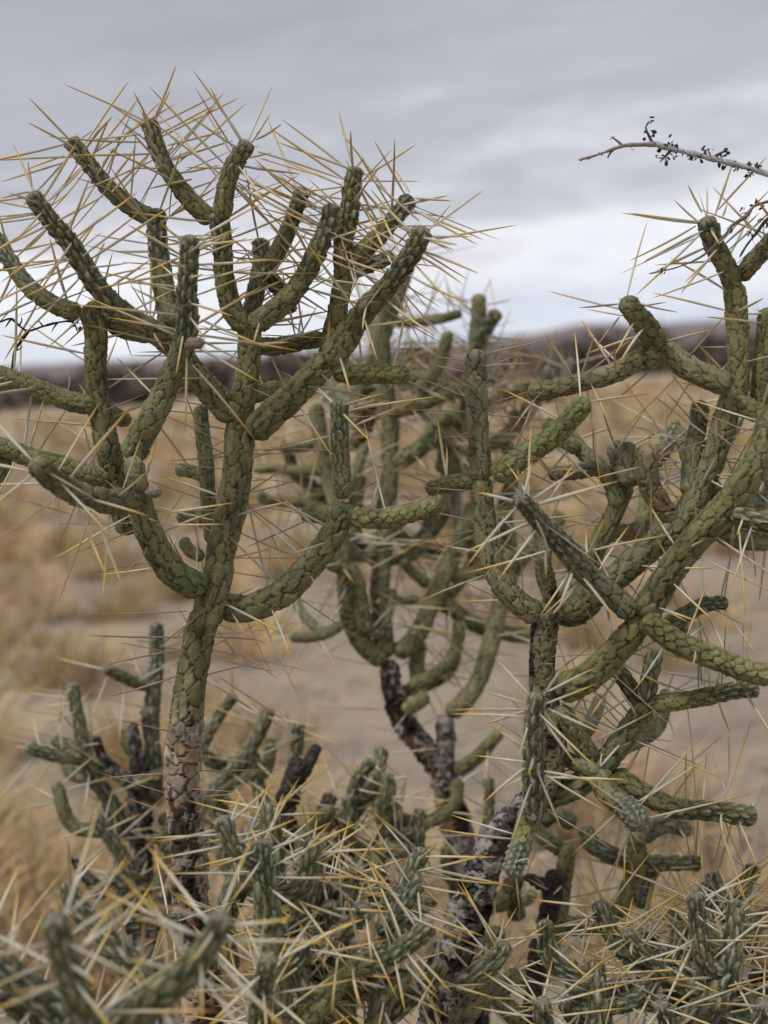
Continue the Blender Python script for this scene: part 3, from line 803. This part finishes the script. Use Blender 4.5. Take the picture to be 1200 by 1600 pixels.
# ---- E: low one behind, centre
E = Plant('cholla_cactus', 'low tangled cholla in the centre behind, beside a charred black stub', 'cactus', 1.02, 500)
E.dens = 0.75
SE_TXT = '''
k 21 13 0 0 0 | 438,1330 448,1250 462,1205 474,1185
k 13 7 0 0 0 | 460,1225 480,1195 488,1178 497,1162
d 24 18 0 0 0 trunk | 500,G 500,1700 505,1500 510,1400
n 13 10 0 1 9 | 540,1290 552,1245 562,1215 584,1186
n 12 10 0 0 9 | 596,1290 600,1245 608,1206
n 11 10 1 1 7 | 654,1330 655,1290 654,1262
n 10 9 3 4 6 | 758,1330 764,1270 763,1213
n 14 12 0 0 9 | 510,1400 530,1330 545,1290 545,1240
g 14 12 0 -1 9 | 500,1420 470,1350 480,1300 520,1260
n 14 12 0 1 9 | 500,1300 530,1270 560,1265
n 14 12 1 1 8 | 560,1400 590,1340 620,1310 650,1300
n 14 12 0 0 9 | 520,1390 560,1350 600,1330 640,1330
n 14 12 -2 -3 10 | 540,1440 540,1390 545,1350
n 13 12 2 2 8 | 380,1330 400,1290 430,1270 460,1275
n 14 12 2 2 8 | 400,1350 440,1320 490,1290 520,1240
n 14 12 1 2 8 | 620,1420 600,1380 590,1330 610,1290
n 15 13 -2 -2 8 | 350,1420 370,1370 390,1330 385,1290
g 15 13 -2 -2 8 | 400,1470 440,1420 500,1390 560,1390
n 15 13 0 0 8 | 600,1480 640,1430 680,1400
g 14 12 3 3 8 | 640,1460 600,1420 560,1400
n 14 12 2 4 8 | 760,1420 740,1380 745,1330
n 14 13 2 2 8 | 420,1420 360,1360 350,1320 360,1280
'''
SE = build(E, SE_TXT, detail=.6, splen=.05, kinds='yyww')
sprout(E, SE_TXT, 16, (330, 1230, 780, 1440), L=(60, 110), zr=(-2, 6), detail=.6, splen=.05, kinds='yyww')
finish(E)

# ---- G: nearer one, bottom centre
G = Plant('cholla_cactus', 'low cholla at the bottom centre with yellow-tipped spines sticking out sideways', 'cactus', .70, 500)
G.dens = 0.85
SG_TXT = '''
d 34 26 2 0 0 trunk | 500,G 495,2000 485,1800 470,1640
g 26 22 0 0 10 | 470,1680 440,1600 430,1520 425,1440
n 24 14 0 -1 16 t | 406,1312 410,1357 415,1400 420,1450
n 21 15 1 3 14 t | 419,1256 421,1290 424,1330 428,1400
n 21 16 3 0 14 t | 575,1414 545,1447 511,1474 475,1496 440,1515
gn 24 17 0 1 14 t | 677,1445 650,1468 607,1496 552,1513 508,1555 470,1600
n 19 12 3 5 12 t | 663,1325 648,1350 630,1390 600,1430
n 17 12 2 3 14 t | 661,1372 645,1395 620,1430 590,1460
n 17 12 4 4 12 t | 552,1355 545,1390 530,1430
n 19 14 2 4 14 t | 492,1322 489,1369 475,1420 460,1460
g 20 17 2 1 10 | 560,1680 580,1620 600,1560 640,1520
n 22 15 1 -7 12 t | 421,1496 412,1540 405,1590 400,1650
n 20 16 3 3 12 | 480,1600 500,1540 520,1500 540,1440
g 20 17 4 4 10 | 560,1660 540,1600 545,1550 590,1510
n 17 13 4 3 12 | 600,1600 640,1560 670,1540 690,1500
n 18 14 5 4 12 | 440,1480 470,1440 500,1420 520,1380
n 18 14 5 6 10 | 360,1520 350,1460 360,1420 380,1380
'''
SG = build(G, SG_TXT, detail=.9, splen=.046, kinds='yyyw')
sprout(G, SG_TXT, 12, (390, 1340, 640, 1620), sty='n', r=(13, 17), L=(80, 140), zr=(-2, 8), dens=12, detail=.9, splen=.048, kinds='yyyw')
finish(G)

# ---- F: nearest, out of focus bottom left
Fp = Plant('cholla_cactus', 'blurred cholla nearest to the lens at the bottom left corner', 'cactus', .56, 190)
Fp.dens = 0.8
SF = build(Fp, '''
d 44 34 3 2 0 trunk | 180,G 180,2300 170,2000 165,1800
g 34 30 2 1 6 | 165,1850 160,1720 150,1640 140,1600
n 31 20 0 -4 9 t | 84,1432 92,1475 108,1530 125,1580 150,1660
n 30 19 2 -1 9 t | 352,1430 325,1480 285,1525 235,1560 180,1620
n 27 22 2 2 7 | 150,1640 100,1590 50,1550 -10,1505 -50,1480
n 22 15 8 10 9 t | 102,1378 118,1410 150,1450 195,1500 230,1550
n 21 17 8 10 7 | 240,1590 225,1530 190,1490 150,1470
n 17 15 16 18 8 | 185,1445 230,1440 280,1442
n 26 18 10 6 9 | 60,1640 50,1590 20,1560 -10,1540
''', detail=.9, splen=.046, kinds='yyw')
finish(Fp)

# ---- H: dark-trunked low plant, right of the leaning trunk
Hp = Plant('cholla_cactus', 'low cholla under the right-hand one, a broken black stump with a curved green arm', 'cactus', .95, 838)
SH = build(Hp, '''
k 28 13 0 0 0 trunk | 838,G 838,1900 840,1650 836,1540 848,1460 860,1400 866,1358
k 12 6 0 0 0 | 860,1390 840,1380 820,1368
g 17 16 0 1 5 | 862,1440 900,1447 935,1440 965,1420 985,1390 995,1350 996,1300
n 14 12 1 0 10 t | 1100,1348 1060,1348 1020,1348 992,1345
n 16 14 1 2 7 | 990,1345 950,1332 925,1316 915,1290
g 17 15 0 1 5 | 850,1500 872,1440 880,1380 888,1320
g 15 13 1 3 6 | 880,1330 850,1310 830,1290
g 15 13 2 3 7 | 1000,1310 1040,1290 1080,1300
n 15 13 0 2 8 | 1000,1420 1010,1370 1030,1340
g 18 16 0 -2 6 | 820,1600 780,1560 760,1500 780,1450
g 16 13 3 3 6 | 700,1480 740,1430 790,1400 800,1370
n 15 13 4 5 7 | 810,1440 800,1400 810,1360
g 15 13 4 5 7 | 900,1290 870,1270 840,1290
''', detail=.75, splen=.05, kinds='ywwo')
finish(Hp)

# ---- I: bottom right, near
Ip = Plant('cholla_cactus', 'low cholla in the bottom right corner with upright tapering green tips', 'cactus', .76, 1040)
Ip.dens = 0.85
SI_TXT = '''
d 40 28 2 1 0 trunk | 1040,G 1040,2100 1045,1850 1050,1700
g 24 20 1 0 6 | 1050,1740 1060,1660 1080,1600 1110,1560
n 25 13 0 1 14 t | 1151,1404 1149,1440 1144,1477 1132,1519 1110,1580
n 24 13 0 1 14 t | 930,1498 933,1537 937,1575 940,1640
n 22 12 1 1 13 t | 974,1457 1005,1490 1042,1522 1087,1545 1120,1570
n 20 14 0 -1 14 t | 792,1474 773,1500 748,1521 715,1545
g 20 17 1 1 9 | 700,1640 740,1570 780,1540 818,1520
n 22 14 -1 -3 12 t | 847,1564 848,1590 852,1640
n 18 13 2 3 12 t | 1066,1438 1060,1470 1050,1520 1060,1580
n 22 14 0 -3 10 t | 1198,1566 1190,1600 1170,1660
n 19 14 0 -2 12 t | 1030,1568 1045,1600 1055,1650
g 20 16 4 6 9 | 1060,1580 1100,1530 1110,1480 1090,1440
n 17 13 6 8 10 | 1090,1500 1070,1460 1040,1420
n 16 13 6 8 10 | 1110,1500 1140,1470 1190,1440 1220,1420
k 24 20 5 6 0 | 1200,1700 1205,1600 1190,1510
n 16 13 6 8 10 | 1120,1480 1100,1430 1110,1380
n 17 14 4 4 10 | 940,1640 900,1590 880,1560
n 17 14 5 5 12 | 1080,1540 1030,1500 1010,1450
n 15 13 9 12 10 | 1180,1500 1160,1400 1180,1350
g 18 16 0 2 9 | 1160,1680 1170,1600 1165,1540
'''
SI = build(Ip, SI_TXT, detail=.9, splen=.05, kinds='yywy')
sprout(Ip, SI_TXT, 14, (890, 1380, 1220, 1620), sty='n', r=(13, 17), L=(80, 140), zr=(-1, 10), dens=12, detail=.9, splen=.048, kinds='yyyw')
finish(Ip)

# ================================================================== TWIGS
def tube(P, r0, r1, ns=7, col=(.2, .18, .17), knob=.55):
    Q, s = catmull([(*p, 0) for p in P], .002); P = Q[:, :3]; T, N, Bn = frames(P); n = len(s)
    r = np.linspace(r0, r1, n) * (1 + knob * (hsh(np.floor(s / .006), 3.3) - .3)); r[-1] *= .2
    th = np.arange(ns) / ns * 2 * np.pi
    V = P[:, None] + r[:, None, None] * (np.cos(th)[None, :, None] * N[:, None] + np.sin(th)[None, :, None] * Bn[:, None])
    i = np.arange(n * ns).reshape(n, ns); j = np.roll(i, -1, 1)
    F = np.stack([i[:-1], j[:-1], j[1:], i[1:]], -1).reshape(-1, 4)
    return V.reshape(-1, 3), F, np.tile(np.array(col), (n * ns, 1)) * (.8 + .4 * hsh(np.arange(n * ns)))[:, None]
class Twig:
    def __init__(s, name, label, Z, px):
        p = at(px, ground_y(px, Z), Z); s.Z = Z; s.o = bpy.data.objects.new(name, None); C.objects.link(s.o)
        s.o.location = (p.x, p.y, 0); s.o['label'] = label; s.o['category'] = 'shrub'; s.base = np.array((p.x, p.y, 0))
    def br(s, pts, r0, r1, z0=0, z1=0, col=(.2, .18, .17), name='branch'):
        n = len(pts); P = []
        for i, (x, y) in enumerate(pts):
            Z = s.Z + z0 + (z1 - z0) * i / (n - 1)
            if y == 'G': y = ground_y(x, Z, -.02)
            P.append(np.array(at(x, y, Z)) - s.base)
        V, F, K = tube(P, r0 * s.Z / FPX, r1 * s.Z / FPX, col=col)
        return link(name, mesh_np(name, V, F, K, M_TWIG), s.o)
    def leaves(s, spots, col, size=4.5, per=5, parent=None, name='leaf'):
        for (x, y) in spots:
            for k in range(per):
                c = np.array(at(x + rnd.gauss(0, size * .8), y + rnd.gauss(0, size * .8), s.Z + rnd.gauss(0, .002))) - s.base
                L = size * rnd.uniform(.6, 1.2) * s.Z / FPX; d = rng.normal(0, 1, 3); d /= np.linalg.norm(d)
                a = np.cross(d, rng.normal(0, 1, 3)); a /= np.linalg.norm(a); b = np.cross(d, a)
                V = [c - d * L, c + a * L * .45 - d * L * .2, c + a * L * .5 + d * L * .4 + b * L * .15, c + d * L, c - a * L * .5 + d * L * .4 + b * L * .15, c - a * L * .45 - d * L * .2, c + b * L * .3, c - b * L * .12]
                F = [(i, (i + 1) % 6, 6) for i in range(6)] + [((i + 1) % 6, i, 7) for i in range(6)]
                K = np.tile(np.array(col) * rnd.uniform(.6, 1.3), (8, 1))
                link(name, mesh_np(name, V, F, K, M_LEAF), parent or s.o)
T1 = Twig('desert_shrub', 'grey branch reaching in from upper right with tiny dark curled leaves', .80, 1330)
b0 = T1.br([(1330, 'G'), (1340, 2300), (1350, 1500), (1370, 800), (1340, 400), (1260, 292), (1200, 272), (1150, 257), (1113, 248), (1083, 240), (1047, 232), (1020, 223)], 11, 3.8, col=(.44, .43, .44))
b1 = T1.br([(1026, 225), (1000, 226), (973, 228), (933, 242), (903, 250)], 3.4, 1.4, col=(.30, .24, .22))
T1.br([(1019, 223), (1013, 210), (1009, 199), (1015, 188)], 2, .8, col=(.09, .08, .07))
T1.br([(973, 228), (963, 219), (953, 213)], 1.8, .8, col=(.2, .13, .1))
T1.br([(960, 232), (953, 240), (949, 247)], 1.6, .8, col=(.1, .07, .06))
T1.br([(1050, 233), (1038, 246), (1030, 254)], 2, 1, col=(.07, .07, .05))
T1.br([(1113, 247), (1124, 240), (1136, 234)], 2, 1, col=(.09, .08, .07))
T1.br([(1168, 262), (1170, 252), (1176, 270)], 2, 1, col=(.09, .08, .07))
T1.leaves([(1010, 208), (1013, 190), (1052, 222), (1041, 226), (1029, 240), (1038, 250), (1090, 250), (1108, 238), (1125, 244), (1137, 236), (1168, 272), (1175, 262), (1055, 240), (1073, 243), (1098, 240), (1150, 262), (1186, 262), (1128, 256)], (.038, .050, .022), 5.2, 6, b0)
T1.leaves([(1000, 226), (1070, 238), (1095, 243), (988, 229), (951, 244), (957, 215), (920, 247), (938, 240), (908, 249)], (.10, .075, .06), 2.6, 3, b1)
b2 = T1.br([(1350, 700), (1290, 380), (1230, 318), (1183, 320), (1167, 337), (1143, 353), (1133, 367), (1100, 398), (1060, 417), (1013, 428)], 6, .9, 0, -.02, col=(.16, .13, .12))
T1.br([(1240, 318), (1200, 342), (1183, 363), (1167, 383), (1155, 403)], 3.4, 1.2, 0, 0, col=(.07, .055, .05))
T1.leaves([(1178, 318), (1164, 338), (1160, 330), (1188, 345), (1190, 322), (1141, 360), (1176, 372), (1168, 368), (1196, 352), (1035, 424)], (.05, .035, .035), 3.6, 5, b2)
T2 = Twig('desert_shrub', 'thin black zigzag thorn twig poking in at the left edge', .78, -120)
c0 = T2.br([(-120, 'G'), (-125, 2300), (-120, 1200), (-90, 620), (-30, 512), (0, 503), (17, 498), (30, 509), (44, 517), (67, 510), (90, 504), (113, 503), (122, 520)], 7, 1.4, col=(.028, .022, .022))
T2.br([(44, 516), (33, 533), (23, 548), (19, 573), (17, 586)], 2.6, 1.2, col=(.04, .025, .02))
T2.br([(17, 498), (12, 506), (8, 512)], 1.4, .5, col=(.03, .02, .02)); T2.br([(67, 510), (62, 503), (56, 500)], 1.2, .4, col=(.03, .02, .02), name='thorn')
T2.br([(90, 504), (84, 512), (80, 520)], 1.2, .4, col=(.03, .02, .02), name='thorn'); T2.br([(113, 503), (120, 494), (126, 489)], 1.4, .4, col=(.03, .02, .02), name='thorn')
T2.br([(30, 509), (34, 501), (33, 494)], 1.2, .4, col=(.03, .02, .02), name='thorn'); T2.br([(23, 548), (31, 545), (36, 540)], 1.2, .4, col=(.03, .02, .02), name='thorn')
T2.leaves([(14, 588), (10, 592), (118, 508)], (.14, .055, .035), 6, 4, c0, 'bract')
